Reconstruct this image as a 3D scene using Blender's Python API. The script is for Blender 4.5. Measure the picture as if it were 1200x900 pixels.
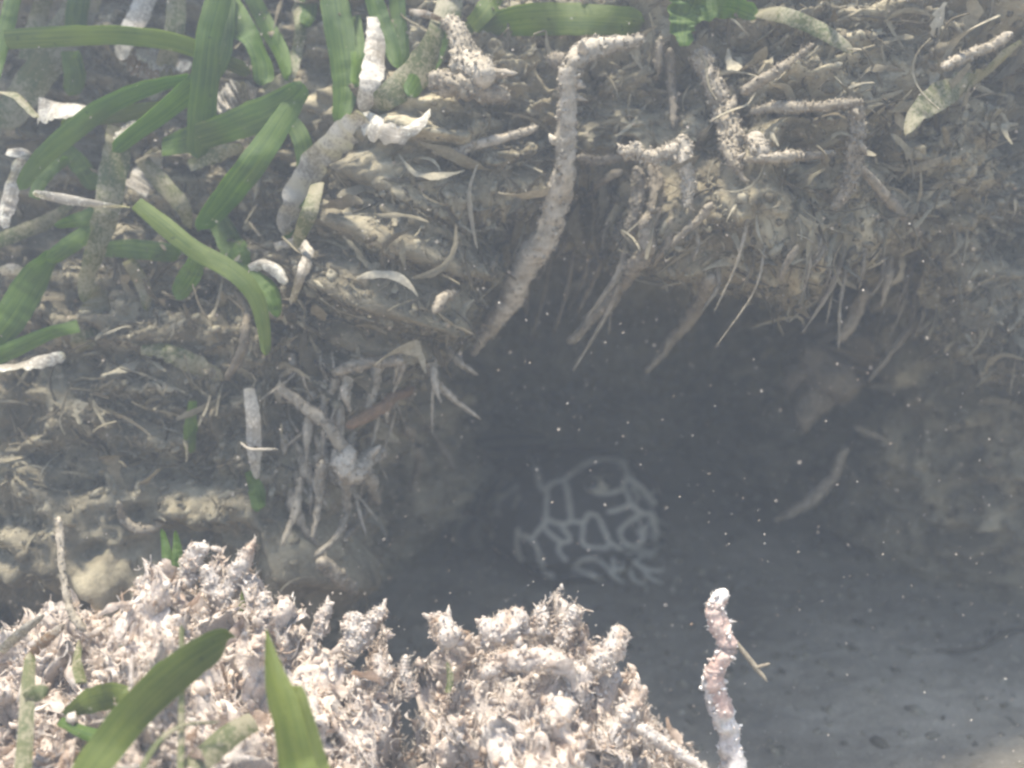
import bpy, math, random
import numpy as np
from mathutils import Vector, Matrix
from mathutils.bvhtree import BVHTree

random.seed(7); RNG = np.random.default_rng(11)
scene = bpy.context.scene
for o in list(bpy.data.objects): bpy.data.objects.remove(o)

# ------------------------------------------------------------------ camera
CAM_H, PITCH, FPX = 0.27, math.radians(18.0), 1287.0      # FPX: focal length in pixels of the 1200 px photo
cam_d = bpy.data.cameras.new('camera'); cam = bpy.data.objects.new('camera', cam_d)
scene.collection.objects.link(cam); scene.camera = cam
cam.location = (0, 0, CAM_H); cam.rotation_euler = (math.pi/2 - PITCH, 0, 0)
cam_d.sensor_width = 36.0; cam_d.lens = 36.0*FPX/1200.0
cam_d.clip_start = 0.005; cam_d.clip_end = 50.0
cam_d.dof.use_dof = True; cam_d.dof.focus_distance = 0.335; cam_d.dof.aperture_fstop = 7.5

# ------------------------------------------------------------------ light
SUN_EL, SUN_AZ = math.radians(82.0), math.radians(-64.0)   # azimuth measured from +Y (the bank side) towards +X
world = bpy.data.worlds.new('World'); scene.world = world; world.use_nodes = True
wn = world.node_tree
sky = wn.nodes.new('ShaderNodeTexSky'); sky.sky_type = 'NISHITA'; sky.sun_disc = False
sky.sun_elevation = SUN_EL; sky.sun_rotation = SUN_AZ
wn.links.new(sky.outputs['Color'], wn.nodes['Background'].inputs['Color'])
wn.nodes['Background'].inputs['Strength'].default_value = 0.14
sun_d = bpy.data.lights.new('sun', 'SUN'); sun_d.energy = 5.0; sun_d.angle = math.radians(10.0); sun_d.color = (1.0, 0.93, 0.82)
sun = bpy.data.objects.new('sun', sun_d); scene.collection.objects.link(sun)
sv = Vector((math.cos(SUN_EL)*math.sin(SUN_AZ), math.cos(SUN_EL)*math.cos(SUN_AZ), math.sin(SUN_EL)))
sun.rotation_euler = sv.to_track_quat('Z', 'Y').to_euler()
sun.location = (0, 0, 3)

# ------------------------------------------------------------------ exposure and renderer
vs = scene.view_settings
vs.view_transform = 'Standard'; vs.look = 'None'; vs.gamma = 1.0; vs.use_curve_mapping = False; vs.exposure = 1.4
scene.render.engine = 'CYCLES'
cy = scene.cycles
cy.use_denoising = True; cy.max_bounces = 5; cy.diffuse_bounces = 3; cy.transmission_bounces = 3; cy.volume_bounces = 0
cy.transparent_max_bounces = 12; cy.filter_width = 2.6
cy.sample_clamp_indirect = 4.0; cy.caustics_reflective = False; cy.caustics_refractive = False

# ------------------------------------------------------------------ helpers
CP, SP = math.cos(PITCH), math.sin(PITCH)
CAMP = np.array([0, 0, CAM_H])
def raydir(px, py):
    a = (px-600.0)/FPX; b = -(py-450.0)/FPX
    return np.array([a, CP + b*SP, -SP + b*CP])            # per unit of depth along the optical axis
def at(px, py, d): return CAMP + raydir(px, py)*d
def to_pix(P):
    q = np.asarray(P, float) - CAMP
    dep = q[..., 1]*CP - q[..., 2]*SP; up = q[..., 1]*SP + q[..., 2]*CP
    return 600 + q[..., 0]/dep*FPX, 450 - up/dep*FPX, dep

def _hash(ix, iy, iz, s):
    h = (ix*374761393 + iy*668265263 + iz*2147483647 + s*974634777) & 0xFFFFFFFF
    h = ((h ^ (h >> 13))*1274126177) & 0xFFFFFFFF
    h = ((h ^ (h >> 16))*2246822519) & 0xFFFFFFFF
    return ((h ^ (h >> 15)) & 0xFFFFFF)/float(0xFFFFFF)
def vnoise(P, s=0):
    P = np.asarray(P, float); i = np.floor(P).astype(np.int64); f = P - i; f = f*f*(3-2*f)
    r = 0
    for dx in (0, 1):
        for dy in (0, 1):
            for dz in (0, 1):
                w = (f[:, 0] if dx else 1-f[:, 0])*(f[:, 1] if dy else 1-f[:, 1])*(f[:, 2] if dz else 1-f[:, 2])
                r = r + w*_hash(i[:, 0]+dx, i[:, 1]+dy, i[:, 2]+dz, s)
    return r*2-1
def fbm(P, freq, octv=4, s=0, gain=0.5, ridge=False):
    P = np.asarray(P, float)*freq; a, t, r = 1.0, 0.0, 0
    for k in range(octv):
        n = vnoise(P, s+k*17)
        if ridge: n = 1-2*np.abs(n)
        r = r + a*n; t += a; a *= gain; P = P*2.03 + 3.7
    return r/t
def sstep(a, b, x):
    t = np.clip((x-a)/(b-a), 0, 1); return t*t*(3-2*t)

def mesh_obj(name, V, F, mat, parent=None, smooth=True, tint=None, col=None):
    me = bpy.data.meshes.new(name)
    V = np.asarray(V, np.float32); F = np.asarray(F, np.int32)
    me.vertices.add(len(V)); me.vertices.foreach_set('co', V.ravel())
    n = F.shape[1]
    me.loops.add(F.size); me.loops.foreach_set('vertex_index', F.ravel())
    me.polygons.add(len(F)); me.polygons.foreach_set('loop_start', np.arange(0, F.size, n, dtype=np.int32))
    me.polygons.foreach_set('use_smooth', np.full(len(F), smooth))
    me.update(calc_edges=True)
    if tint is not None:
        a = me.attributes.new('tint', 'FLOAT', 'POINT'); a.data.foreach_set('value', np.asarray(tint, np.float32))
    if col is not None:
        a = me.attributes.new('lay', 'FLOAT_VECTOR', 'POINT'); a.data.foreach_set('vector', np.asarray(col, np.float32).ravel())
    me.materials.append(mat)
    o = bpy.data.objects.new(name, me); scene.collection.objects.link(o)
    if parent: o.parent = parent
    return o
def tag(o, label=None, cat=None, group=None, kind=None):
    if label: o['label'] = label
    if cat: o['category'] = cat
    if group: o['group'] = group
    if kind: o['kind'] = kind
    return o
def empty(name, loc):
    o = bpy.data.objects.new(name, None); scene.collection.objects.link(o)
    o.location = tuple(loc); o.empty_display_size = 0.01
    return o
def parent_keep(ch, par):
    ch.parent = par; ch.matrix_parent_inverse = Matrix.Translation(-Vector(par.location))

def spline(P, n):
    P = np.asarray(P, float)
    if len(P) == 2: P = np.array([P[0], (P[0]+P[1])/2, P[1]])
    E = np.vstack([2*P[0]-P[1], P, 2*P[-1]-P[-2]])
    seg = np.linalg.norm(np.diff(P[:, :3], axis=0), axis=1); c = np.r_[0, np.cumsum(seg)]; c /= c[-1]
    out = []
    for t in np.linspace(0, 1, n):
        k = min(np.searchsorted(c, t, 'right')-1, len(P)-2); u = (t-c[k])/max(c[k+1]-c[k], 1e-9)
        a, b, d, e = E[k], E[k+1], E[k+2], E[k+3]
        out.append(.5*((2*b)+(-a+d)*u+(2*a-5*b+4*d-e)*u*u+(-a+3*b-3*d+e)*u**3))
    return np.array(out)

# ------------------------------------------------------------------ materials
def new_mat(name):
    m = bpy.data.materials.new(name); m.use_nodes = True; nt = m.node_tree
    return m, nt, nt.nodes['Principled BSDF']
def ramp(nt, src, stops):
    r = nt.nodes.new('ShaderNodeValToRGB'); nt.links.new(src, r.inputs['Fac'])
    e = r.color_ramp.elements
    while len(e) < len(stops): e.new(.5)
    for k, (p, c) in enumerate(stops): e[k].position = p; e[k].color = (*c, 1)
    return r.outputs['Color']
def noise(nt, scale, detail=5, rough=.6, coord='Object'):
    tc = nt.nodes.new('ShaderNodeTexCoord'); n = nt.nodes.new('ShaderNodeTexNoise')
    n.inputs['Scale'].default_value = scale; n.inputs['Detail'].default_value = detail; n.inputs['Roughness'].default_value = rough
    nt.links.new(tc.outputs[coord], n.inputs['Vector']); return n.outputs['Fac']
def mixc(nt, fac, a, b, mode='MIX'):
    m = nt.nodes.new('ShaderNodeMix'); m.data_type = 'RGBA'; m.blend_type = mode
    for s, v in ((0, fac), (6, a), (7, b)):
        if isinstance(v, bpy.types.NodeSocket): nt.links.new(v, m.inputs[s])
        elif s == 0: m.inputs[0].default_value = v
        else: m.inputs[s].default_value = (*v, 1)
    return m.outputs[2]
def bump(nt, src, dist, strength, bsdf):
    b = nt.nodes.new('ShaderNodeBump'); b.inputs['Strength'].default_value = strength; b.inputs['Distance'].default_value = dist
    nt.links.new(src, b.inputs['Height']); nt.links.new(b.outputs['Normal'], bsdf.inputs['Normal'])

def silt_mat(name, stops, sc=38, fine=420, bd=.0015, spec=.1):
    m, nt, bs = new_mat(name)
    c = ramp(nt, noise(nt, sc, 8, .65), stops)
    f = noise(nt, fine, 6, .7)
    c = mixc(nt, .7, c, ramp(nt, noise(nt, sc*.33, 4, .6), [(.36, (.42, .42, .43)), (.62, (1.25, 1.23, 1.2))]), 'MULTIPLY')
    c2 = mixc(nt, .5, c, ramp(nt, f, [(.3, (.45, .45, .45)), (.7, (1.35, 1.33, 1.3))]), 'MULTIPLY')
    nt.links.new(c2, bs.inputs['Base Color']); bs.inputs['Roughness'].default_value = .95
    bs.inputs['Specular IOR Level'].default_value = spec
    bump(nt, f, bd, .8, bs); return m
def litter_mat(name, stops, fine=500, transl=.15, patch=None):
    m, nt, bs = new_mat(name)
    at_ = nt.nodes.new('ShaderNodeAttribute'); at_.attribute_name = 'tint'
    c = ramp(nt, at_.outputs['Fac'], stops)
    f = noise(nt, fine, 5, .7)
    c2 = mixc(nt, .6, c, ramp(nt, f, [(.3, (.4, .4, .4)), (.7, (1.3, 1.3, 1.3))]), 'MULTIPLY')
    nt.links.new(c2, bs.inputs['Base Color']); bs.inputs['Roughness'].default_value = .9; bs.inputs['Specular IOR Level'].default_value = .12
    if patch: c2 = mixc(nt, 1.0, c2, ramp(nt, noise(nt, 75, 4, .6), [(.36, patch), (.50, (1, 1, 1))]), 'MULTIPLY')
    nt.links.new(c2, bs.inputs['Base Color'])
    bump(nt, f, .001, .7, bs)
    if transl:
        t = nt.nodes.new('ShaderNodeBsdfTranslucent'); nt.links.new(c2, t.inputs['Color'])
        mx = nt.nodes.new('ShaderNodeMixShader'); mx.inputs[0].default_value = transl
        nt.links.new(bs.outputs[0], mx.inputs[1]); nt.links.new(t.outputs[0], mx.inputs[2])
        nt.links.new(mx.outputs[0], nt.nodes['Material Output'].inputs['Surface'])
    return m
def leaf_mat(name, green, pale, crust, crust_amt, transl=.35):
    """lay = (along, across -1..1, random)"""
    m, nt, bs = new_mat(name)
    a = nt.nodes.new('ShaderNodeAttribute'); a.attribute_name = 'lay'
    sp = nt.nodes.new('ShaderNodeSeparateXYZ'); nt.links.new(a.outputs['Vector'], sp.inputs[0])
    # fine veins run along the blade
    mul = nt.nodes.new('ShaderNodeMath'); mul.operation = 'MULTIPLY'; mul.inputs[1].default_value = 37; nt.links.new(sp.outputs[1], mul.inputs[0])
    sn = nt.nodes.new('ShaderNodeMath'); sn.operation = 'SINE'; nt.links.new(mul.outputs[0], sn.inputs[0])
    vein = ramp(nt, sn.outputs[0], [(.0, (.94, .94, .94)), (1., (1.04, 1.04, 1.04))])
    big = noise(nt, 55, 5, .6)
    mp = nt.nodes.new('ShaderNodeMapping'); mp.inputs['Scale'].default_value = (2.2, 5.5, 40); nt.links.new(a.outputs['Vector'], mp.inputs['Vector'])
    st = nt.nodes.new('ShaderNodeTexNoise'); st.inputs['Scale'].default_value = 1.0; st.inputs['Detail'].default_value = 5; st.inputs['Roughness'].default_value = .65; nt.links.new(mp.outputs[0], st.inputs['Vector'])
    av = nt.nodes.new('ShaderNodeMath'); av.operation = 'MULTIPLY_ADD'; nt.links.new(st.outputs['Fac'], av.inputs[0]); av.inputs[1].default_value = .6; hb = nt.nodes.new('ShaderNodeMath'); hb.operation = 'MULTIPLY'; hb.inputs[1].default_value = .4; nt.links.new(big, hb.inputs[0]); nt.links.new(hb.outputs[0], av.inputs[2])
    c = mixc(nt, ramp(nt, av.outputs[0], [(.38, (0, 0, 0)), (.62, (1, 1, 1))]), green, pale)
    fleck = noise(nt, 330, 3, .6)                                             # small dark scars
    c = mixc(nt, ramp(nt, fleck, [(.66, (0, 0, 0)), (.74, (.7, .7, .7))]), c, tuple(k*.45 for k in green))
    c = mixc(nt, 1.0, c, vein, 'MULTIPLY')
    # epiphytes and silt that grow on the blade
    cr = noise(nt, 900, 5, .8); crb = noise(nt, 70, 5, .65)
    ad = nt.nodes.new('ShaderNodeMath'); ad.operation = 'MULTIPLY_ADD'; nt.links.new(crb, ad.inputs[0]); ad.inputs[1].default_value = .9; nt.links.new(cr, ad.inputs[2])
    fac = ramp(nt, ad.outputs[0], [(max(0., 1.0-crust_amt), (0, 0, 0)), (min(1., 1.26-crust_amt), (1, 1, 1))])
    c = mixc(nt, fac, c, crust)
    nt.links.new(c, bs.inputs['Base Color']); bs.inputs['Roughness'].default_value = .34; bs.inputs['Specular IOR Level'].default_value = .4
    bump(nt, ad.outputs[0], .0008, .5, bs)
    t = nt.nodes.new('ShaderNodeBsdfTranslucent'); nt.links.new(mixc(nt, 1.0, c, (1.3, 1.45, .7), 'MULTIPLY'), t.inputs['Color'])
    mx = nt.nodes.new('ShaderNodeMixShader'); mx.inputs[0].default_value = transl
    nt.links.new(bs.outputs[0], mx.inputs[1]); nt.links.new(t.outputs[0], mx.inputs[2])
    nt.links.new(mx.outputs[0], nt.nodes['Material Output'].inputs['Surface'])
    return m

M = {}
M['bank'] = silt_mat('bank_silt', [(.28, (.085, .072, .048)), (.42, (.21, .182, .122)), (.56, (.34, .30, .205)), (.75, (.47, .42, .30))])
M['floor'] = silt_mat('sand_silt', [(.3, (.24, .21, .155)), (.5, (.34, .30, .225)), (.7, (.44, .395, .31))], sc=24, fine=700, bd=.0008)
M['mound'] = silt_mat('pale_rubble', [(.25, (.46, .34, .26)), (.42, (.70, .59, .49)), (.7, (.84, .76, .67))], sc=60, fine=500, bd=.002)
M['litter'] = litter_mat('silty_litter', [(0, (.085, .07, .045)), (.3, (.20, .172, .115)), (.6, (.31, .275, .19)), (.9, (.40, .355, .255)), (1, (.50, .445, .33))])
M['rubble'] = litter_mat('pale_fragment', [(0, (.38, .26, .18)), (.2, (.64, .51, .41)), (.55, (.82, .72, .62)), (1, (.90, .84, .76))], transl=.5, patch=(.66, .55, .45))
M['root'] = litter_mat('silty_root', [(0, (.08, .065, .045)), (.4, (.19, .16, .115)), (.7, (.31, .265, .195)), (1, (.50, .44, .345))], transl=0)
M['green'] = leaf_mat('seagrass_green', (.052, .125, .008), (.165, .255, .028), (.36, .36, .25), -.012, .55)
M['olive'] = leaf_mat('seagrass_olive', (.085, .145, .012), (.20, .25, .04), (.38, .37, .26), -.05, .55)
M['dusty'] = leaf_mat('seagrass_silted', (.08, .11, .024), (.15, .145, .05), (.31, .275, .175), .11, .3)
M['dead'] = leaf_mat('seagrass_dead', (.24, .20, .145), (.40, .355, .28), (.56, .51, .43), .12, .25)
M['clean'] = leaf_mat('seagrass_clean', (.10, .145, .012), (.20, .235, .036), (.38, .37, .26), -.11, .5)
M['white'] = leaf_mat('seagrass_sunlit_white', (.28, .24, .18), (.52, .47, .39), (.68, .64, .57), .06, .3)  # pale dead leaf with its sunlit whiteness put into the colour
M['brown'] = leaf_mat('seagrass_brown', (.17, .10, .045), (.27, .17, .085), (.40, .35, .28), .05, .15)

M['stick'] = litter_mat('brown_bark', [(0, (.17, .105, .058)), (1, (.28, .19, .115))], transl=0)
M['stick_crust'] = litter_mat('crusted_bark', [(0, (.50, .27, .19)), (.25, (.58, .36, .28)), (.5, (.68, .57, .49)), (1, (.82, .78, .72))], transl=0)

# ------------------------------------------------------------------ haze (the milky water)
def box(name, lo, hi, mat):
    V = [(x, y, z) for x in (lo[0], hi[0]) for y in (lo[1], hi[1]) for z in (lo[2], hi[2])]
    F = [(0, 1, 3, 2), (4, 6, 7, 5), (0, 4, 5, 1), (2, 3, 7, 6), (0, 2, 6, 4), (1, 5, 7, 3)]
    return mesh_obj(name, V, F, mat, smooth=False)
hm = bpy.data.materials.new('milky_water'); hm.use_nodes = True
hm.node_tree.nodes.remove(hm.node_tree.nodes['Principled BSDF'])
pv = hm.node_tree.nodes.new('ShaderNodeVolumePrincipled')
pv.inputs['Color'].default_value = (.77, .86, .965, 1); pv.inputs['Density'].default_value = 0.36; pv.inputs['Anisotropy'].default_value = 0.15
hm.node_tree.links.new(pv.outputs[0], hm.node_tree.nodes['Material Output'].inputs['Volume'])
tag(box('haze', (-3.2, -3.2, -1.2), (3.2, 3.2, .86), hm), kind='stuff')

# ------------------------------------------------------------------ sea floor
def grid_faces(nu, nv):
    i = np.arange(nu*nv).reshape(nu, nv)
    return np.stack([i[:-1, :-1].ravel(), i[1:, :-1].ravel(), i[1:, 1:].ravel(), i[:-1, 1:].ravel()], 1)
def dense_axis(lo, a, b, hi, n_mid, n_out):
    return np.unique(np.r_[np.linspace(lo, a, n_out), np.linspace(a, b, n_mid), np.linspace(b, hi, n_out)])
fx = dense_axis(-3, -.25, .42, 3, 330, 24); fy = dense_axis(-3, .2, .75, 3, 300, 24)
X, Y = np.meshgrid(fx, fy, indexing='ij'); P = np.stack([X.ravel(), Y.ravel(), 0*X.ravel()], 1)
P[:, 2] = .004*fbm(P, 11, 3, 5) + .0012*fbm(P, 70, 4, 6) + .0012*fbm(P, 330, 3, 7)
floor = tag(mesh_obj('sea_floor', P, grid_faces(len(fx), len(fy)), M['floor']), kind='structure')
FLOOR_V, FLOOR_F = P, grid_faces(len(fx), len(fy))

# ------------------------------------------------------------------ the eroded bank with its cave
bx = dense_axis(-3, -.40, .44, 3, 640, 26); NV = 460
def bank_profile(x):
    ml = sstep(-.088, -.022, x); mr = 1-sstep(.10, .27, x); c = ml*mr
    yb = .44 + .25*c + .03*sstep(.15, .3, x)
    yl = .385 + .02*sstep(.1, .25, x) + .012*(1-ml)
    zl = (.216+.022*vnoise(np.c_[x*26, 0*x+.3, 0*x+.7], 12))*c + (1-c)*np.where(x < .05, .085, .115)
    k = np.full_like(x, 1.0)
    pts = [(3.0*k, .80*k), (1.4*k, .70*k), (.74*k, .52*k), (.50*k, .395*k), (.438*k, .325*k),
           (yl+.022+.008*(1-ml), .27*k), (yl+.003+.006*(1-ml), np.maximum(zl+.03, .18)), (yl-.022*(1-ml), zl+.006), (yl+.02-.022*(1-ml), zl-.010+.014*c),
           (yl+.42*(yb-yl), (zl-.018)*(1-c)+.188*c), (yb-.02, np.where(zl > .1, .09*c+.05*(1-c), .05)), (yb, .012*k), (yb+.01, -.06*k)]
    return np.array([[np.broadcast_to(a, x.shape), np.broadcast_to(b, x.shape)] for a, b in pts])   # K,2,N
ctrl = bank_profile(bx)
K = ctrl.shape[0]
kd = np.array([.18, .22, .35, 1.0, 1.3, 1.5, 1.2, .9, 1.2, 1.3, 1.2, .3])     # share of rows for each span
kt = np.r_[0, np.cumsum(kd)]; kt /= kt[-1]
rows = []
E = np.concatenate([2*ctrl[:1]-ctrl[1:2], ctrl, 2*ctrl[-1:]-ctrl[-2:-1]])
for t in np.linspace(0, 1, NV):
    k = min(int(np.searchsorted(kt, t, 'right')-1), K-2); u = (t-kt[k])/(kt[k+1]-kt[k])
    a, b, d, e = E[k], E[k+1], E[k+2], E[k+3]
    rows.append(.5*((2*b)+(-a+d)*u+(2*a-5*b+4*d-e)*u*u+(-a+3*b-3*d+e)*u**3))
rows = np.array(rows)                                                     # NV,2,NX
BP = np.zeros((len(bx), NV, 3)); BP[:, :, 0] = bx[:, None]; BP[:, :, 1] = rows[:, 0].T; BP[:, :, 2] = rows[:, 1].T
du = np.gradient(BP, axis=0); dv = np.gradient(BP, axis=1)
N = np.cross(du, dv); N /= np.linalg.norm(N, axis=2, keepdims=True)+1e-12
if N[len(bx)//2, NV//3, 1] > 0: N = -N
Q = BP.reshape(-1, 3); Nf = N.reshape(-1, 3)
S1 = Q*np.array([.75, 1, 1.7])                                            # layers lie flat: stretch the relief sideways
disp = .036*fbm(S1, 9, 3, 21) + .021*fbm(S1, 24, 4, 29, ridge=True) + .017*fbm(S1, 70, 4, 23, ridge=True) + .0035*fbm(Q, 260, 3, 24)
fade = sstep(-.02, .05, Q[:, 2])*.8+.2
Q = Q + Nf*(disp*fade)[:, None]
# a lump of mud hanging inside the right of the cave, a smooth mud face at the far left
def bulge(px, py, d, r, h):
    global Q
    c = at(px, py, d); w = np.exp(-(((Q-c)/np.array(r))**2).sum(1)); Q = Q + (w*h)[:, None]*np.array([0, -1, -.25])
bulge(90, 640, .42, (.03, .05, .03), .012)
BANK_F = grid_faces(len(bx), NV)
bank = tag(mesh_obj('bank', Q, BANK_F, M['bank']), kind='structure')
BANK_V = Q

# ------------------------------------------------------------------ the sunlit rubble mound in front
crest = np.array([(-260, 790), (0, 770), (90, 745), (160, 700), (225, 655), (270, 690), (340, 735), (432, 766), (450, 816), (478, 892), (502, 850), (518, 772), (560, 742), (650, 742),
                  (690, 780), (720, 815), (760, 868), (800, 915), (850, 1000), (900, 1100)], float)
YC = .305
ang = np.tan(PITCH + np.arctan((crest[:, 1]-450)/FPX)); zc = CAM_H - YC*ang
dc = YC*CP - (zc-CAM_H)*SP; xc = (crest[:, 0]-600)/FPX*dc
mx_ = dense_axis(-.75, -.20, .10, .28, 360, 12); my_ = dense_axis(-.4, .14, .40, .43, 330, 10)
X, Y = np.meshgrid(mx_, my_, indexing='ij')
H = np.interp(X, xc, zc)
yr = Y - YC
prof = np.where(yr > 0, np.exp(-(np.maximum(yr, 0)/.034)**2), 1-.22*sstep(0, .12, -yr)-.5*sstep(.12, .6, -yr))
prof = np.where(X < -.08, np.maximum(prof, np.where(yr > 0, 1-.45*sstep(0, .07, yr), 0)*sstep(-.08, -.13, X)), prof)
Z = (H+.04)*prof-.04
P = np.stack([X.ravel(), Y.ravel(), Z.ravel()], 1)
live = sstep(-.03, .01, P[:, 2])
P[:, 2] += live*(.016*fbm(P, 24, 3, 31, ridge=True) + .024*fbm(P, 55, 4, 32, ridge=True) + .010*fbm(P, 150, 3, 33, ridge=True)-.022)
P[:, 1] += live*.012*fbm(P, 70, 4, 34); P[:, 0] += live*.012*fbm(P, 70, 4, 35)
MOUND_V, MOUND_F = P, grid_faces(len(mx_), len(my_))
mound = tag(mesh_obj('rubble_mound', MOUND_V, MOUND_F, M['mound']), kind='structure')

def bvh_of(V, F): return BVHTree.FromPolygons([tuple(v) for v in V.tolist()], F.tolist())
BV = {'bank': bvh_of(BANK_V, BANK_F), 'mound': bvh_of(MOUND_V, MOUND_F), 'floor': bvh_of(FLOOR_V, FLOOR_F)}
def hit(px, py, what=('bank', 'mound', 'floor')):
    r = raydir(px, py); L = np.linalg.norm(r); best = 9.
    for w in what:
        h = BV[w].ray_cast(Vector(CAMP), Vector(r/L))
        if h[0] is not None: best = min(best, h[3]/L)
    return best
def surf(pts, off, what=('bank', 'mound', 'floor'), smooth=True):
    """pixels -> points a little in front of the surface they lie on; the depths along one path are evened out"""
    d = np.array([hit(x, y, what) for x, y in pts])
    if smooth and len(d) > 2: d = .5*d + .5*np.polyval(np.polyfit(np.arange(len(d)), d, 1), np.arange(len(d)))
    return np.array([at(x, y, k-off) for (x, y), k in zip(pts, d)])

# ------------------------------------------------------------------ litter made of many small pieces
def frame_rand(n, nrm, down=.0, jit=1.):
    """per piece: tangent t, side s, normal; t leans down the slope by `down`"""
    r = RNG.normal(size=(n, 3))*jit + np.array([0, 0, -1.])*down
    t = r - (r*nrm).sum(1, keepdims=True)*nrm; t /= np.linalg.norm(t, axis=1, keepdims=True)+1e-9
    return t, np.cross(nrm, t)
def strips(pos, nrm, length, width, lift, down=.6, seg=5, thick=.00035, curl=1.0):
    """curved, slightly twisted shreds with a real thickness; returns V (n, ring, 3), F"""
    n = len(pos); t, s = frame_rand(n, nrm, down)
    u = np.linspace(0, 1, seg+1)
    k1 = RNG.normal(size=n)*.8*curl; k2 = RNG.normal(size=n)*.9*curl; tw = RNG.normal(size=n)*.9; tw0 = RNG.normal(size=n)*.7
    V = np.zeros((n, seg+1, 6, 3))
    for i, a in enumerate(u):
        q = (a-.5)*length
        c = pos + t*q[:, None] + s*((a-.5)**2*4*k1*length*.25)[:, None] + nrm*(lift + (k2*(a-.5)**2*length*.5))[:, None] + nrm*(np.abs(a-.3)*lift)[:, None]
        an = tw0 + tw*(a-.5); sd = s*np.cos(an)[:, None] + nrm*np.sin(an)[:, None]; nn = np.cross(t, sd)
        w = width*max(.1, math.sin(math.pi*(.04+.92*a))**.6)*(1+.35*RNG.normal(size=n).clip(-1, 1))
        L, R = c - sd*(w/2)[:, None], c + sd*(w/2)[:, None]
        V[:, i, 0] = L; V[:, i, 1] = c + nn*thick; V[:, i, 2] = R; V[:, i, 3] = R; V[:, i, 4] = c - nn*thick; V[:, i, 5] = L
    F = [(i*6+j, i*6+j+1, i*6+7+j, i*6+6+j) for i in range(seg) for j in (0, 1, 3, 4)]
    return V.reshape(n, -1, 3), np.array(F)
def crumbs(pos, nrm, size, squash=.6, lift=.2):
    """small irregular lumps: a jittered icosahedron each"""
    g = (1+5**.5)/2
    T = np.array([(-1, g, 0), (1, g, 0), (-1, -g, 0), (1, -g, 0), (0, -1, g), (0, 1, g), (0, -1, -g), (0, 1, -g), (g, 0, -1), (g, 0, 1), (-g, 0, -1), (-g, 0, 1)])/1.9
    F = np.array([(0, 11, 5), (0, 5, 1), (0, 1, 7), (0, 7, 10), (0, 10, 11), (1, 5, 9), (5, 11, 4), (11, 10, 2), (10, 7, 6), (7, 1, 8), (3, 9, 4), (3, 4, 2), (3, 2, 6), (3, 6, 8), (3, 8, 9), (4, 9, 5), (2, 4, 11), (6, 2, 10), (8, 6, 7), (9, 8, 1)])
    n = len(pos); t, s = frame_rand(n, nrm)
    sc = np.stack([.5+RNG.random(n)*1.1, .4+RNG.random(n)*.7, squash*(.5+RNG.random(n))], 1)*size[:, None]*.5
    L = T[None]*(1+.33*RNG.normal(size=(n, 12, 1)).clip(-1.6, 1.6))
    V = pos[:, None] + L[:, :, :1]*sc[:, None, :1]*t[:, None] + L[:, :, 1:2]*sc[:, None, 1:2]*s[:, None] + (L[:, :, 2:]*sc[:, None, 2:]+lift*sc[:, None, :1])*nrm[:, None]
    return V, F
def pack(V, F):
    n, m, _ = V.shape
    return V.reshape(-1, 3), (F[None]+(np.arange(n)*m)[:, None, None]).reshape(-1, F.shape[1])
def centre_obj(name, V, F, mat, parent=None, **kw):
    """mesh with its origin on the piece itself"""
    c = V.mean(0); o = mesh_obj(name, V-c, F, mat, None, **kw); o.location = c
    if parent is not None: parent_keep(o, parent)
    return o
def sample(V, F, n, ok):
    """random points on the faces in `ok`, by area"""
    A, B, C = V[F[ok, 0]], V[F[ok, 1]], V[F[ok, 2]]
    cr = np.cross(B-A, C-A); ar = np.linalg.norm(cr, axis=1); p = ar/ar.sum()
    i = RNG.choice(len(ar), n, p=p); a, b = RNG.random((2, n, 1))
    return A[i]+(B[i]-A[i])*a+(V[F[ok, 3]][i]-A[i])*b, cr[i]/(ar[i][:, None]+1e-12)
def in_view(V, F, m=90):
    c = V[F].mean(1); px, py, d = to_pix(c)
    return np.where((px > -m) & (px < 1200+m) & (py > -m-60) & (py < 900+m) & (d > .1))[0]
def toward(nrm, pos):
    f = ((CAMP-pos)*nrm).sum(1) < 0; nrm[f] *= -1; return nrm

okb = in_view(BANK_V, BANK_F)
c_ = BANK_V[BANK_F[okb]].mean(1)
okb = okb[(c_[:, 2] > -.005) & (c_[:, 1] < .75)]
def bank_scatter(n, deep=.12):
    """litter lies in drifts: thick on the upper face, thin on the lower mud and inside the cave"""
    p, q = sample(BANK_V, BANK_F, n*5, okb)
    px, py, _ = to_pix(p)
    w = sstep(-.35, .3, fbm(p, 16, 2, 55))*(deep+(1-deep)*sstep(.47, .41, p[:, 1]))*(deep+(1-deep)*np.where(px < 560, sstep(720, 480, py), sstep(620, 330, py)))+.01
    k = RNG.choice(len(p), n, replace=False, p=w/w.sum()); p, q = p[k], q[k]
    return p, toward(q, p)
def add_litter(name, parent, mat, makers, kind='stuff'):
    Vs, Fs, Ts, off = [], [], [], 0
    for V, F, t in makers:
        v, f = pack(V, F); Vs.append(v); Fs.append(f+off); off += len(v); Ts.append(np.repeat(t, V.shape[1]))
    o = mesh_obj(name, np.concatenate(Vs), np.concatenate(Fs), mat, None, tint=np.concatenate(Ts))
    o['kind'] = kind
    if parent is not None: o.parent = parent
    return o
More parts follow.
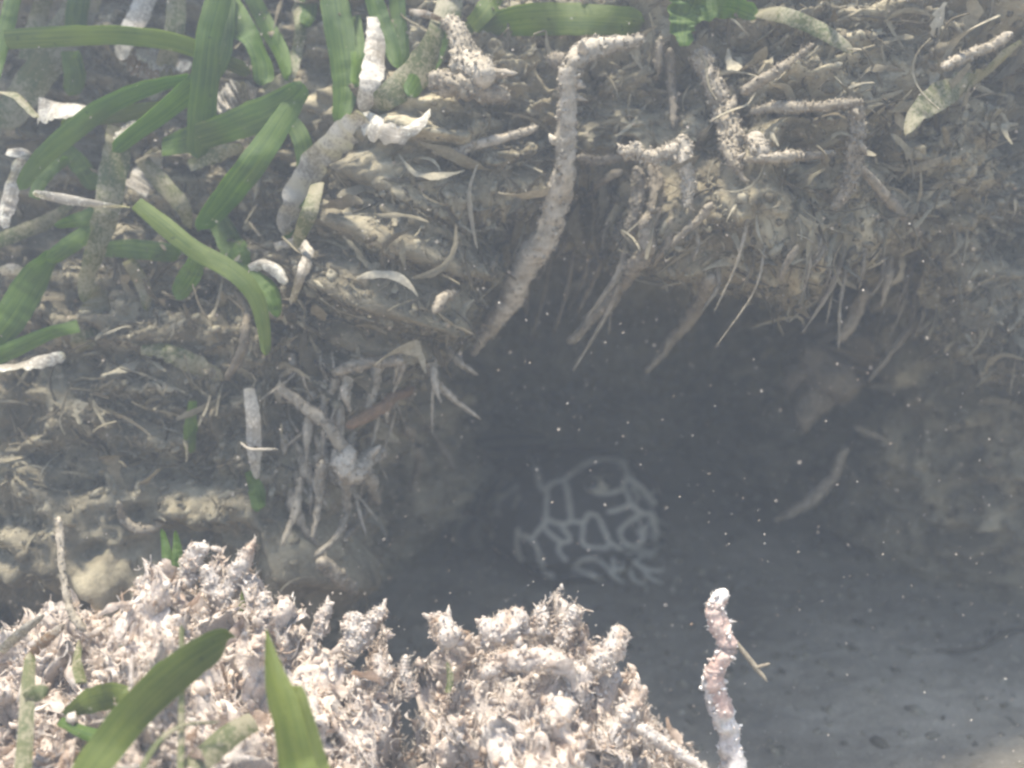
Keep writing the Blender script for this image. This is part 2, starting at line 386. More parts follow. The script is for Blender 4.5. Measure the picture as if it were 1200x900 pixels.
# pieces of dead leaf that can be told apart on the bank, then the mass of smaller shreds, rootlets and crumbs
p, q = bank_scatter(300)
V, F = strips(p, q, .010+.018*RNG.random(300), .0022+.0036*RNG.random(300), .004+.004*RNG.random(300), seg=9, down=.5)
t = RNG.random(300)**.8
for i in range(300):
    centre_obj('leaf_scrap', V[i], F, M['litter'], bank, tint=np.full(V.shape[1], t[i]))
p, q = bank_scatter(4200)
S = strips(p, q, .004+.020*RNG.random(4200)**2, .0006+.0026*RNG.random(4200)**2, .0003+.0025*RNG.random(4200), down=.7, curl=.7)
p2, q2 = bank_scatter(160)
R_ = strips(p2, q2, .012+.03*RNG.random(160)**2, .0006+.0009*RNG.random(160), .003+.006*RNG.random(160), down=.9, seg=8, thick=.0004, curl=1.4)
add_litter('bank_litter', bank, M['litter'], [(S[0], S[1], RNG.random(4200)**1.1*.85), (R_[0], R_[1], RNG.random(160)*.9)])
p, q = bank_scatter(40000, .5)
C_ = crumbs(p, q, .0007+.0040*RNG.random(40000)**4)
add_litter('bank_crumbs', bank, M['litter'], [(C_[0], C_[1], .1+.7*RNG.random(40000))])

# short silt fur over everything on the bank
p, q = bank_scatter(34000, .45)
S = strips(p, q, .0015+.0045*RNG.random(34000)**2, .00018+.0003*RNG.random(34000), .0004+.0016*RNG.random(34000), down=.35, seg=2, thick=.00012, curl=1.6)
add_litter('silt_fur', bank, M['litter'], [(S[0], S[1], .25+.6*RNG.random(34000))])

# the mound: pale fragments
okm = in_view(MOUND_V, MOUND_F, 60); c_ = MOUND_V[MOUND_F[okm]].mean(1); okm = okm[c_[:, 2] > .002]
def mound_scatter(n):
    p, q = sample(MOUND_V, MOUND_F, n, okm); q[q[:, 2] < 0] *= -1; return p, q
p, q = mound_scatter(300)
V, F = strips(p, q, .005+.007*RNG.random(300), .002+.004*RNG.random(300), .002+.003*RNG.random(300), seg=8, down=0, thick=.0007)
t = .2+.8*RNG.random(300)
for i in range(300):
    centre_obj('rubble_fragment', V[i], F, M['rubble'], mound, tint=np.full(V.shape[1], t[i]))
p, q = mound_scatter(17000)
S = strips(p, q, .0015+.006*RNG.random(17000)**3, 0.0003+.0014*RNG.random(17000)**2, .0004+.0022*RNG.random(17000), down=-.25, seg=3, thick=.0002, curl=1.5)
p, q = mound_scatter(30000)
C_ = crumbs(p, q, .0006+.0032*RNG.random(30000)**4, squash=.6)
add_litter('rubble_grit', mound, M['rubble'], [(C_[0], C_[1], .4+.6*RNG.random(30000))])
add_litter('rubble_shreds', mound, M['rubble'], [(S[0], S[1], .5+.5*RNG.random(17000))])

# pebbles and shell grit on the sand
okf = in_view(FLOOR_V, FLOOR_F); c_ = FLOOR_V[FLOOR_F[okf]].mean(1); okf = okf[(c_[:, 1] < .8)]
p, q = sample(FLOOR_V, FLOOR_F, 12000, okf); q[q[:, 2] < 0] *= -1
C_ = crumbs(p, q, .0007+.0055*RNG.random(12000)**3.6, squash=.6, lift=.0)
add_litter('sand_grit', floor, M['litter'], [(C_[0], C_[1], .1+.9*RNG.random(12000))])

# ------------------------------------------------------------------ blades, roots and sticks, one by one
def ribbon_geo(P, W, twist=(0, 0), thick=.0003, seg=26, bow=.05, wob=.0, s=0, round_tip=True, point=0.):
    """a blade: lens-shaped cross-section, bowed across its width. P: 3-D points, W: widths in metres"""
    C = spline(P, seg); w = np.interp(np.linspace(0, 1, seg), np.linspace(0, 1, len(W)), W)*.9
    T = np.gradient(C, axis=0); T /= np.linalg.norm(T, axis=1, keepdims=True)
    view = C-CAMP; view /= np.linalg.norm(view, axis=1, keepdims=True)
    S = np.cross(T, view); S /= np.linalg.norm(S, axis=1, keepdims=True)+1e-9; N_ = np.cross(S, T)
    an = np.radians(np.linspace(twist[0], twist[1], seg)+19*vnoise(np.c_[np.linspace(0, 2.6, seg), np.full(seg, s*1.7), np.full(seg, .5)], 47)); S, N_ = S*np.cos(an)[:, None]+N_*np.sin(an)[:, None], N_*np.cos(an)[:, None]-S*np.sin(an)[:, None]
    u = np.linspace(0, 1, seg)
    if round_tip:
        L = np.linalg.norm(np.diff(C, axis=0), axis=1).sum(); e = np.clip((1-u)*L/(w.mean()*.55+1e-9), 0, 1); w = w*np.maximum(np.sqrt(1-(1-e)**2), .04)
    acr = np.array([-1, -.6, -.2, .2, .6, 1, 1, .6, .2, -.2, -.6, -1]); th = np.array([.15, .8, 1, 1, .8, .15, -.15, -.8, -1, -1, -.8, -.15])
    V, lay = [], []
    dr = .018*w.mean()/.01*vnoise(np.c_[u*3.1, np.full(seg, s*.7), np.full(seg, 2.)], 91)      # slow waves along the edges
    for i in range(seg):
        jt = vnoise(np.c_[np.full(12, i*.42), np.full(12, s*3.1), acr*.9+5], 90+s)
        for k in range(12):
            j = jt[k]
            V.append(C[i]+S[i]*acr[k]*w[i]/2*(1+.05*j+.6*wob*j)+N_[i]*(th[k]*thick+bow*w[i]*acr[k]**2+(wob*.45+.04)*j*w[i]+dr[i]*.2*acr[k])); lay.append((u[i], acr[k], (s*.37) % 1))
    F = [(i*12+j, i*12+j+1, i*12+12+j+1, i*12+12+j) for i in range(seg-1) for j in range(11) if j != 5]
    return np.array(V), np.array(F), np.array(lay)
def tube_geo(P, W, rough=.35, seg=None, sides=14, s=0, hairs=0, hair_len=.002, tint=(.4, .9), nfreq=420, patch=0.):
    """a silt-coated root or stem: uneven tapering tube with fuzz; returns V, F(quads), tint"""
    L = np.linalg.norm(np.diff(np.asarray(P, float), axis=0), axis=1).sum()
    seg = seg or int(np.clip(L/.0009, 14, 130))
    C = spline(P, seg); r = np.interp(np.linspace(0, 1, seg), np.linspace(0, 1, len(W)), W)/2
    C = C + (np.stack([vnoise(np.c_[np.arange(seg)*.13, np.full(seg, s*1.3), np.full(seg, k*5.)], 60+s) for k in range(3)], 1))*(r*.5)[:, None]
    T = np.gradient(C, axis=0); T /= np.linalg.norm(T, axis=1, keepdims=True)
    up = np.array([.31, .2, .93]); A = np.cross(T, up); A /= np.linalg.norm(A, axis=1, keepdims=True)+1e-9; B = np.cross(T, A)
    th = np.linspace(0, 2*math.pi, sides, endpoint=False)
    D = A[:, None]*np.cos(th)[None, :, None]+B[:, None]*np.sin(th)[None, :, None]
    P0 = (C[:, None]+D*r[:, None, None])
    nz = fbm(P0.reshape(-1, 3), nfreq, 3, 70+s, ridge=True).reshape(seg, sides); nb = fbm(P0.reshape(-1, 3), nfreq*.25, 2, 75+s).reshape(seg, sides)
    capr = np.minimum(1, np.minimum(np.arange(seg)+.35, seg-.65-np.arange(seg))/2.2)**.6
    V = C[:, None]+D*(r*capr)[:, None, None]*(1+rough*nz+rough*.9*nb)[:, :, None]
    tn = np.clip(tint[0]+(tint[1]-tint[0])*(.5+.5*nz+.45*nb), 0, 1)
    if patch: tn = np.where(fbm(P0.reshape(-1, 3), nfreq*.18, 2, 80+s).reshape(seg, sides) > .12, tn*(1-patch), tn)
    F = [(i*sides+j, i*sides+(j+1) % sides, (i+1)*sides+(j+1) % sides, (i+1)*sides+j) for i in range(seg-1) for j in range(sides)]
    V = V.reshape(-1, 3); tn = tn.ravel()
    m0 = len(V); V = np.vstack([V, C[:1], C[-1:]]); tn = np.r_[tn, tn[0], tn[-1]]
    F += [(m0, (j+1) % sides, j, j) for j in range(0)]
    b = (seg-1)*sides
    for j in range(0, sides, 2):
        F.append((m0, (j+2) % sides, j+1, j)); F.append((m0+1, b+j, b+j+1, b+(j+2) % sides))
    F = np.array(F); F = np.vstack([F[:, [0, 1, 2]], F[:, [0, 2, 3]]])
    if hairs:
        h = hairs*2
        ii = RNG.integers(1, seg-1, h); jj = RNG.integers(0, sides, h)
        base = V[ii*sides+jj]; d = D[ii, jj]+.9*RNG.normal(size=(h, 3)); d /= np.linalg.norm(d, axis=1, keepdims=True)
        s2 = np.cross(d, RNG.normal(size=(h, 3))); s2 /= np.linalg.norm(s2, axis=1, keepdims=True); s3 = np.cross(d, s2)
        hl = hair_len*(.15+.85*RNG.random(h)**2)[:, None]; hw = np.minimum(hl*.16, .00022)
        HV = np.stack([base-d*hl*.3+s2*hw, base-d*hl*.3-s2*hw*.5+s3*hw*.8, base-d*hl*.3-s2*hw*.5-s3*hw*.8, base+d*hl], 1)
        hv, hf = pack(HV, np.array([(0, 1, 3), (1, 2, 3), (2, 0, 3)])); F = np.vstack([F, hf+len(V)]); V = np.vstack([V, hv])
        tn = np.r_[tn, np.repeat(np.clip(tint[1]-.15+.15*RNG.normal(size=h), 0, 1), 4)]
        ii = RNG.integers(1, seg-1, hairs); jj = RNG.integers(0, sides, hairs)
        cv, cf = crumbs(V[ii*sides+jj], D[ii, jj], np.minimum(r[ii]*.8, .0013)*(.35+1.0*RNG.random(hairs)**2), squash=.9, lift=.1)
        cv, cf = pack(cv, cf); F = np.vstack([F, cf+len(V)]); V = np.vstack([V, cv]); tn = np.r_[tn, np.repeat(np.clip(tint[0]+(tint[1]-tint[0])*RNG.random(hairs), 0, 1), 12)]
    return V, F, tn
IDX = [0]
def place(pts, depth=None, off=.008, what=('bank', 'mound', 'floor')):
    """pixels (x, y[, depth]) -> points: at a given depth, or lying `off` metres proud of what is behind"""
    if depth is None: return surf([p[:2] for p in pts], off, what)
    d = np.interp(np.linspace(0, 1, len(pts)), np.linspace(0, 1, len(np.atleast_1d(depth))), np.atleast_1d(depth))
    h = np.array([hit(p[0], p[1], ('bank',)) for p in pts]); ex = np.maximum(0, d-(h-.005))      # never buried in the bank
    d = d-np.maximum(ex, np.convolve(np.pad(ex, 1, 'edge'), [.25, .5, .25], 'valid'))
    return np.array([at(p[0], p[1], k) for p, k in zip(pts, d)])
def widths(P, wpx):
    _, _, d = to_pix(P); w = np.interp(np.linspace(0, 1, len(P)), np.linspace(0, 1, len(np.atleast_1d(wpx))), np.atleast_1d(wpx)); return w*d/FPX
def blade(name, pts, wpx, mat, depth=None, off=.008, twist=(0, 0), parent=None, wob=0., bow=.05, round_tip=True, thick=.0003, seg=48, what=('bank', 'mound', 'floor')):
    IDX[0] += 1; P = place(pts, depth, off, what); W = widths(P, wpx)
    if pts[0][1] > 880:                                                        # rooted in the mound below the frame
        h = BV['mound'].ray_cast(Vector(P[0]), Vector((0, 0, -1)))
        if h[0] is not None: P = np.vstack([np.array(h[0])-[0, 0, .004], P]); W = np.r_[W[0]*.8, W]
    V, F, lay = ribbon_geo(P, W, twist, thick, seg, bow, wob, IDX[0], round_tip)
    b = V[:12].mean(0); o = mesh_obj(name, V-b, F, M[mat], None, col=lay); o.location = b
    if parent is not None: parent_keep(o, parent)
    return o
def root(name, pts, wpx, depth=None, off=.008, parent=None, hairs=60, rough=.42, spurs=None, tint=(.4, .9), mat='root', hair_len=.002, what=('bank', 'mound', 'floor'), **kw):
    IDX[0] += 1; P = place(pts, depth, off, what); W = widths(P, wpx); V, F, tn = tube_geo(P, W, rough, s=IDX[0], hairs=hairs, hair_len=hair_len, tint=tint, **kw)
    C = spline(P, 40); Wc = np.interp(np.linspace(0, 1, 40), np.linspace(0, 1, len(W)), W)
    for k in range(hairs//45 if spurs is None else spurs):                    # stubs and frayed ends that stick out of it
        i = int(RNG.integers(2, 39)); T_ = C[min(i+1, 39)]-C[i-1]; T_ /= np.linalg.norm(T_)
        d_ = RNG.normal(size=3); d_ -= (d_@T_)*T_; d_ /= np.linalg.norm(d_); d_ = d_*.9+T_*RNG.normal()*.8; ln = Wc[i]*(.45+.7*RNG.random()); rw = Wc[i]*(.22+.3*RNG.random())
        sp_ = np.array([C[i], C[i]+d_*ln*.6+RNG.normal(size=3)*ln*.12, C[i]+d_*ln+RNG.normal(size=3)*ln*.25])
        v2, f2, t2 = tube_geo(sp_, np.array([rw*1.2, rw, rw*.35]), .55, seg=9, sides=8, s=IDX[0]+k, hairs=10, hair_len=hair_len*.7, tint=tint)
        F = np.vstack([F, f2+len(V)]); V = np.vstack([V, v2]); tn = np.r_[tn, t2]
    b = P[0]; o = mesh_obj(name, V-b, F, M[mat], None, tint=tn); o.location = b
    if parent is not None: parent_keep(o, parent)
    return o
def shoot(label, leaves, base, group='living seagrass shoots on the bank'):
    """one plant: an Empty at its base, every blade a leaf of its own"""
    e = tag(empty('seagrass_shoot', base), label, 'seagrass', group)
    for L in leaves:
        L = dict(L); blade('leaf', L.pop('p'), L.pop('w'), L.pop('m', 'green'), parent=e, **L)
    return e

# --- living seagrass at the top left
G1 = 'living seagrass shoots on the bank'
shoot('tall green seagrass shoot with broad blade dropping from the top edge', [
    dict(p=[(262, -40), (256, 0), (245, 45), (240, 95), (236, 140), (232, 185)], w=[34, 33, 34, 36, 30], depth=[.368, .362, .374], twist=(8, -12)),
    dict(p=[(262, -30), (262, 30), (250, 78), (200, 125), (160, 155), (132, 178)], w=[28, 30, 32, 28, 20], depth=[.375, .368, .362], twist=(-15, 25)),
    dict(p=[(265, -20), (275, 20), (296, 48), (308, 75), (309, 99)], w=[26, 34, 34, 22], depth=[.378, .372, .37], twist=(20, 35))], at(262, -60, .385), G1)
shoot('green seagrass blade lying level near the top left corner', [
    dict(p=[(6, 46), (70, 43), (140, 42), (205, 50), (255, 68), (295, 86)], w=[24, 27, 27, 26, 22], m='olive', depth=[.374, .37, .376], twist=(5, -20))], at(6, 46, .376), G1)
shoot('slender arching seagrass shoot with sunlit upper rim sweeping down to the left edge', [
    dict(p=[(222, 92), (170, 105), (125, 125), (80, 158), (45, 190), (22, 222)], w=[20, 24, 26, 26, 24, 16], depth=[.372, .366, .37], twist=(35, 10)),
    dict(p=[(208, 122), (160, 132), (105, 138), (72, 150)], w=[20, 24, 20], m='olive', depth=[.378, .376], twist=(15, 25))], at(222, 92, .376), G1)
shoot('green seagrass shoot with silt speckled blunt tip curling up, beside the pink rubble', [
    dict(p=[(190, 172), (235, 160), (280, 145), (318, 130), (345, 112), (355, 98)], w=[24, 36, 40, 36, 28], depth=[.374, .366, .362], twist=(10, -40)),
    dict(p=[(345, 118), (318, 160), (290, 200), (260, 238), (233, 270)], w=[26, 34, 36, 34, 26], depth=[.364, .36, .366], twist=(-20, 12))], at(190, 172, .38), G1)
shoot('bright green seagrass shoot arching from a white glint down to a crusted hanging tip', [
    dict(p=[(160, 238), (190, 262), (230, 294), (270, 316), (298, 345), (308, 380), (312, 416)], w=[18, 24, 24, 26, 24, 17, 9], m='olive', depth=[.362, .356, .358], twist=(25, -20)),
    dict(p=[(262, 308), (295, 325), (318, 345), (325, 372)], w=[14, 26, 30, 16], depth=[.366, .364], twist=(10, 25)),
    dict(p=[(236, 292), (225, 318), (206, 350)], w=[18, 28, 22], depth=[.366, .37])], at(160, 238, .37), G1)
shoot('dark green seagrass shoot lying level behind the arching blade', [
    dict(p=[(118, 292), (160, 292), (212, 298)], w=[20, 26, 24], off=.010), dict(p=[(250, 250), (268, 280), (290, 320)], w=[26, 36, 28], off=.012)], at(118, 292, .385), G1)
shoot('pair of short green seagrass blades left of the crusted upright leaf', [
    dict(p=[(112, 252), (90, 258), (64, 265)], w=[22, 18, 8], depth=[.376, .372]), dict(p=[(110, 268), (85, 285), (55, 306)], w=[22, 24, 18], depth=[.376, .37])], at(112, 260, .378), G1)
shoot('dark green speckled seagrass shoot at the left edge above the mud', [
    dict(p=[(62, 300), (38, 330), (12, 372), (-20, 410)], w=[30, 40, 42, 40], depth=[.375, .366], twist=(15, -10)),
    dict(p=[(92, 382), (60, 390), (25, 405), (-25, 428)], w=[14, 18, 22, 22], depth=[.376, .366])], at(62, 300, .38), G1)
shoot('small green seagrass blades hanging below the level blade', [
    dict(p=[(82, 60), (88, 90), (82, 112)], w=[24, 28, 22], off=.012), dict(p=[(70, 168), (95, 195), (112, 222)], w=[18, 26, 20], off=.012)], at(82, 60, .385), G1)
shoot('broad green seagrass blade standing left of the pale upright leaf at the top', [
    dict(p=[(384, -40), (392, 0), (400, 55), (405, 105), (398, 145)], w=[34, 38, 38, 34, 22], depth=[.378, .37], twist=(8, -10)),
    dict(p=[(355, -30), (362, 10), (356, 30)], w=[22, 24, 16], off=.01)], at(384, -60, .39), G1)
shoot('forked green seagrass shoot with a speckled blade right of the pale upright leaf', [
    dict(p=[(428, -40), (440, 5), (454, 45), (468, 82)], w=[22, 24, 26, 14], depth=[.376, .37], twist=(-10, 10)),
    dict(p=[(462, -40), (466, 10), (472, 55), (470, 80)], w=[20, 20, 18, 14], depth=[.38, .375]),
    dict(p=[(530, -10), (518, 40), (492, 82), (455, 112), (432, 128)], w=[30, 40, 44, 36, 20], m='dusty', depth=[.378, .368, .372], twist=(15, -20)),
    dict(p=[(520, 30), (500, 75), (478, 112)], w=[26, 34, 20], depth=[.374, .374])], at(450, -60, .39), G1)
shoot('blurred olive seagrass shoot lying along the top edge', [
    dict(p=[(545, 42), (600, 26), (670, 22), (755, 26)], w=[30, 40, 42, 34], m='olive', depth=[.40, .395]),
    dict(p=[(552, 30), (570, 10), (590, -20)], w=[24, 26, 26], m='olive', depth=[.398, .4])], at(545, 42, .405), G1)
shoot('upright seagrass blades packed in the top left corner', [
    dict(p=[(-10, 90), (5, 40), (22, -30)], w=[18, 20, 20], depth=[.37, .38]), dict(p=[(0, 108), (18, 112), (38, 132), (44, 138)], w=[12, 14, 14, 8], depth=[.364, .36], m='dusty', twist=(50, 50)),
    dict(p=[(30, 70), (45, 20), (60, -30)], w=[18, 22, 20], off=.012, m='dusty'), dict(p=[(88, 36), (92, 0), (96, -30)], w=[26, 28, 26], off=.012)], at(0, 100, .385), G1)
tag(blade('green_tuft', [(802, 54), (800, 28), (806, 6), (815, -20)], [14, 34, 46, 36], 'green', depth=[.354, .358], wob=.35), 'bright green ragged leaf tuft at the top middle', 'seagrass')
tag(blade('seagrass_scrap', [(800, 22), (830, 8), (862, 8), (888, 20)], [22, 34, 32, 16], 'green', depth=[.356, .362], wob=.3), 'silt flecked green blade bending right from the bright tuft', 'seagrass')
tag(blade('seagrass_scrap', [(226, 470), (224, 495), (222, 530)], [10, 18, 14], 'green', off=.006), 'faint green scrap of blade on the mud below the hanging tip', 'seagrass')
tag(blade('seagrass_scrap', [(292, 552), (300, 572), (304, 598)], [12, 22, 18], 'green', off=.006), 'faint green blade end under the pale hanging leaf', 'seagrass')

shoot('faded seagrass shoot crowded behind the tall green blade', [
    dict(p=[(208, -20), (204, 40), (190, 85), (176, 118)], w=[24, 26, 24, 16], m='dusty', off=.014), dict(p=[(292, -10), (312, 30), (330, 62), (338, 92)], w=[20, 24, 22, 12], off=.014),
    dict(p=[(165, 186), (190, 215), (212, 240), (222, 268)], w=[18, 24, 22, 10], m='dusty', off=.014)], at(230, -40, .395), G1)
shoot('faded seagrass shoot spread on the mud at the left edge', [
    dict(p=[(-10, 285), (25, 272), (58, 258), (88, 236)], w=[18, 20, 18, 8], m='dusty', off=.012), dict(p=[(150, 305), (168, 335), (172, 365)], w=[16, 20, 10], m='dusty', off=.010),
    dict(p=[(40, 232), (52, 205), (80, 185)], w=[14, 20, 12], off=.014)], at(-10, 290, .385), G1)
shoot('faded seagrass shoot hanging between the two upper green clumps', [
    dict(p=[(330, 128), (352, 160), (358, 200), (350, 245)], w=[18, 24, 24, 14], off=.012), dict(p=[(372, 215), (362, 250), (345, 290)], w=[16, 22, 12], off=.012, m='dusty'),
    dict(p=[(415, 20), (420, 60), (415, 100)], w=[16, 20, 12], off=.012)], at(335, 110, .39), G1)

# --- dead, silted and crusted leaves
def dead(label, pts, w, m='dead', name='dead_leaf', **kw): return tag(blade(name, pts, w, m, **kw), label, 'dead leaf')
dead('broad pale silted leaf slanting behind the level green blade', [(104, -20), (88, 22), (58, 68), (28, 110), (0, 150)], [40, 44, 44, 40, 36], 'dusty', off=.010, wob=.1)
dead('pale crusted leaf slanting at the top beside the dark gap', [(176, -20), (166, 12), (150, 40), (140, 70)], [24, 26, 24, 18], off=.010, wob=.15)
dead('white sunlit dead leaf lying under the level green blade', [(44, 128), (75, 130), (105, 128), (124, 120)], [30, 32, 28, 18], 'white', depth=[.37, .368], wob=.25, twist=(40, 40))
dead('white sunlit scrap between two green blades', [(128, 168), (136, 156), (150, 148), (164, 146)], [16, 22, 20, 8], 'white', depth=[.378, .376], wob=.3, twist=(40, 40))
dead('reddish brown wedge of dead leaf under the level blade', [(140, 66), (158, 76), (186, 90)], [10, 26, 18], 'brown', off=.012, wob=.2)
dead('sunlit pale leaf fold right of the brown wedge', [(160, 62), (195, 72), (225, 76)], [12, 30, 22], 'white', off=.010, wob=.3, twist=(30, 45))
dead('upright silt crusted leaf crossing the thin white blade', [(140, 150), (134, 195), (126, 240), (114, 290), (102, 325), (98, 355)], [30, 34, 34, 30, 24, 14], 'dusty', depth=[.378, .372, .376], wob=.15)
dead('grey crusted leaf base standing in the mud', [(110, 330), (112, 362), (100, 395), (92, 412)], [28, 36, 34, 24], 'dusty', off=.006, wob=.2)
dead('thin white blade seen edge on pointing left', [(152, 243), (120, 240), (80, 234), (38, 226)], [3, 9, 14, 9], 'white', depth=[.350, .340], twist=(5, 10), bow=.06)
dead('triangular pale dead leaf in the gap below the crossing blades', [(158, 222), (175, 200), (182, 172)], [30, 34, 14], off=.014, wob=.3)
dead('silted leaf strip between the curling blade and the dark gap', [(222, 195), (250, 182), (285, 172)], [14, 22, 12], 'dusty', depth=[.376, .374], wob=.2)
dead('ragged white crusted leaf at the left edge', [(8, 178), (30, 182), (20, 205), (10, 235), (4, 268)], [10, 18, 20, 20, 14], 'white', depth=[.368, .372], wob=.4)
dead('loop of pale leaf right of the tall blade', [(310, 108), (335, 92), (348, 62), (352, 30), (345, 5)], [20, 18, 14, 14, 12], 'dusty', off=.012, wob=.2)
dead('pinkish silted leaf heap behind the curling tip', [(252, 125), (275, 112), (300, 105)], [22, 34, 26], off=.012, wob=.5)
dead('pale crusted leaf standing between two green blades at the top', [(436, 20), (440, 55), (434, 95), (424, 132)], [14, 28, 30, 18], off=.014, wob=.15)
dead('white sunlit curl of dead leaf shaped like a smile', [(420, 136), (444, 150), (474, 156), (494, 142), (504, 128)], [22, 30, 26, 16, 6], 'white', depth=[.366, .358, .364], wob=.3, twist=(20, 35), bow=.08)
dead('long crusted leaf slanting down from the white curl', [(428, 138), (398, 164), (368, 192), (346, 232), (332, 276)], [34, 38, 34, 32, 20], depth=[.366, .372, .372], wob=.3)
dead('green edged strip beside the crusted slanting leaf', [(374, 205), (356, 240), (334, 282)], [8, 12, 8], 'green', depth=[.378, .376])
dead('pale leaf ring hanging below the crusted leaf', [(322, 290), (342, 284), (360, 294), (354, 320), (342, 356)], [10, 13, 14, 12, 6], 'dead', depth=[.372, .368], wob=.45)
dead('white arched scrap shaped like a shell beside the green arch', [(292, 314), (308, 306), (324, 314), (336, 332)], [12, 18, 17, 8], 'white', depth=[.366, .364], bow=.4, twist=(25, 25))
dead('orange rimmed dead leaf end near the top edge', [(480, 14), (500, 17), (520, 24)], [8, 10, 6], 'brown', off=.014)
dead('pale dead leaf lying at the left edge below the dark blade', [(-10, 432), (20, 428), (48, 424), (76, 416)], [16, 20, 18, 8], 'white', depth=[.366, .372], wob=.2, twist=(45, 45))
dead('grey flat leaf lying on the mud under the brown stem', [(165, 410), (195, 412), (230, 428), (262, 445)], [12, 24, 26, 14], 'dusty', off=.006, wob=.3)
dead('pale pink leaf hanging straight down beside the yellow twig', [(292, 455), (296, 490), (298, 528), (301, 562)], [14, 20, 18, 8], off=.012, wob=.12)
dead('arched olive dead leaf reaching right from the tuft', [(884, 14), (920, 18), (955, 32), (985, 50), (999, 62)], [12, 20, 22, 20, 10], 'dusty', depth=[.372, .376], twist=(25, 10))
dead('fuzzy olive dead leaf pointing down left at the upper right', [(1195, 50), (1150, 88), (1105, 112), (1076, 134), (1062, 158)], [14, 22, 34, 32, 8], 'dusty', off=.016, wob=.25, twist=(25, 15))
dead('pale flat leaf on the mud left of the arching stem', [(0, 318), (16, 316), (34, 322)], [12, 16, 8], off=.008)
dead('crooked pale leaf at the lower left behind the mound', [(0, 764), (24, 742), (52, 720)], [12, 15, 6], off=.006, wob=.2)
dead('dull brown leaf lying beside the crooked pale leaf', [(30, 775), (52, 752), (76, 732)], [10, 16, 8], 'brown', off=.006)

# --- hanging roots and rhizomes (each a thing)
def rt(label, pts, w, name='root', **kw):
    kw.setdefault('rough', .62); kw.setdefault('nfreq', 330); kw['hairs'] = int(kw.get('hairs', 60)*1.8); kw.setdefault('spurs', kw['hairs']//40)
    return tag(root(name, pts, [k*.84 for k in w], **kw), label, 'root')
GY = rt('long pale root hanging from the ledge, bent like a hook at the top', [(755, 44), (715, 52), (686, 60), (673, 85), (669, 130), (660, 180), (655, 235), (640, 275), (612, 320), (582, 370), (552, 418)],
   [10, 20, 26, 24, 26, 30, 32, 30, 26, 18, 7], depth=[.372, .352, .36, .385, .42], hairs=420, tint=(.45, 1.0), rough=.4)
rt('root with pale knobbly arm joining the white hanging spur', [(728, 180), (742, 174), (758, 182), (776, 182), (798, 170)], [12, 18, 16, 14, 10], depth=[.354, .352], hairs=160, tint=(.65, 1.0))
rt('white spur of root hanging below the middle tuft', [(798, 160), (802, 185), (805, 212), (808, 246)], [14, 18, 16, 6], depth=[.354, .354], hairs=200, tint=(.65, 1.0))
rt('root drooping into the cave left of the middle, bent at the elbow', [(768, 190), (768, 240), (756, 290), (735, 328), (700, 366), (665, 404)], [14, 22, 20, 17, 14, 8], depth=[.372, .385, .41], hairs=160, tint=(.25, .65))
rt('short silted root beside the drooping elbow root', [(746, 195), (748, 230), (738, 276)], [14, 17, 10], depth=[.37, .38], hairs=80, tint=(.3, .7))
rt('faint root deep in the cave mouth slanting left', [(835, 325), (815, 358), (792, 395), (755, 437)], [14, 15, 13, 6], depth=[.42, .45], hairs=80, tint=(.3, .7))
rt('straight thin root slanting below the white spur', [(834, 238), (812, 264), (786, 288)], [9, 9, 6], depth=[.375, .385], hairs=30, tint=(.3, .7))
rt('faint root lying deep at the right of the cave', [(992, 525), (976, 556), (948, 588), (908, 612)], [9, 13, 14, 8], depth=[.50, .52], hairs=60, tint=(.35, .75))
rt('thin pale thread beside the hanging mud lump', [(1000, 500), (1025, 510), (1050, 520)], [4, 4, 3], depth=[.48, .48], hairs=0, tint=(.4, .8))
rt('pink straight twig under the fuzzy ridge', [(934, 288), (924, 308), (914, 328)], [9, 8, 7], depth=[.40, .405], hairs=10, tint=(.3, .6))
rt('stubby pale root pointing down at the right of the cave roof', [(1014, 340), (1000, 368), (984, 402)], [14, 15, 9], depth=[.415, .425], hairs=40, tint=(.3, .7))
rt('fuzzy pinkish ridge of rhizome right of the tuft', [(818, 60), (838, 95), (852, 130), (858, 165), (866, 202)], [18, 24, 26, 26, 14], depth=[.362, .358], hairs=380, tint=(.35, .85), rough=.6)
rt('thin upright greenish root below the tuft', [(786, 55), (788, 100), (790, 150)], [9, 10, 8], depth=[.372, .372], hairs=60, tint=(.2, .6))
rt('thin upright root left of the tuft', [(776, 42), (772, 66), (768, 95)], [7, 9, 5], depth=[.372, .376], hairs=40, tint=(.3, .8))
rt('level root crossing right of the fuzzy ridge', [(880, 132), (920, 126), (965, 124), (1012, 120)], [8, 12, 12, 8], off=.014, hairs=120, tint=(.3, .75))
rt('lower level root joining two uprights at the right', [(872, 188), (910, 184), (945, 184), (980, 180)], [7, 10, 10, 7], off=.014, hairs=120, tint=(.35, .8))
rt('upright silted root closing the square of roots', [(1000, 118), (1004, 160), (998, 205), (975, 246)], [14, 18, 17, 10], off=.012, hairs=200, tint=(.3, .75))
rt('twig slanting up right under the arched olive leaf', [(868, 108), (905, 90), (930, 70), (955, 50)], [10, 13, 10, 6], off=.014, hairs=60, tint=(.3, .7))
rt('pale knob of root inside the square of roots', [(884, 158), (890, 172), (888, 186)], [12, 22, 16], off=.014, hairs=40, tint=(.5, .9))
rt('long silted root slanting down right at the upper right', [(1008, 196), (1040, 230), (1062, 256), (1085, 285)], [8, 12, 12, 8], off=.010, hairs=60, tint=(.25, .65))
rt('silted stick at the upper right corner', [(1105, 80), (1130, 66), (1160, 55), (1185, 38)], [8, 12, 12, 10], off=.016, hairs=60, tint=(.45, .9))
rt('thin level root left of the knobbly white arm', [(676, 184), (700, 188), (728, 186)], [9, 10, 8], off=.014, hairs=50, tint=(.25, .6))
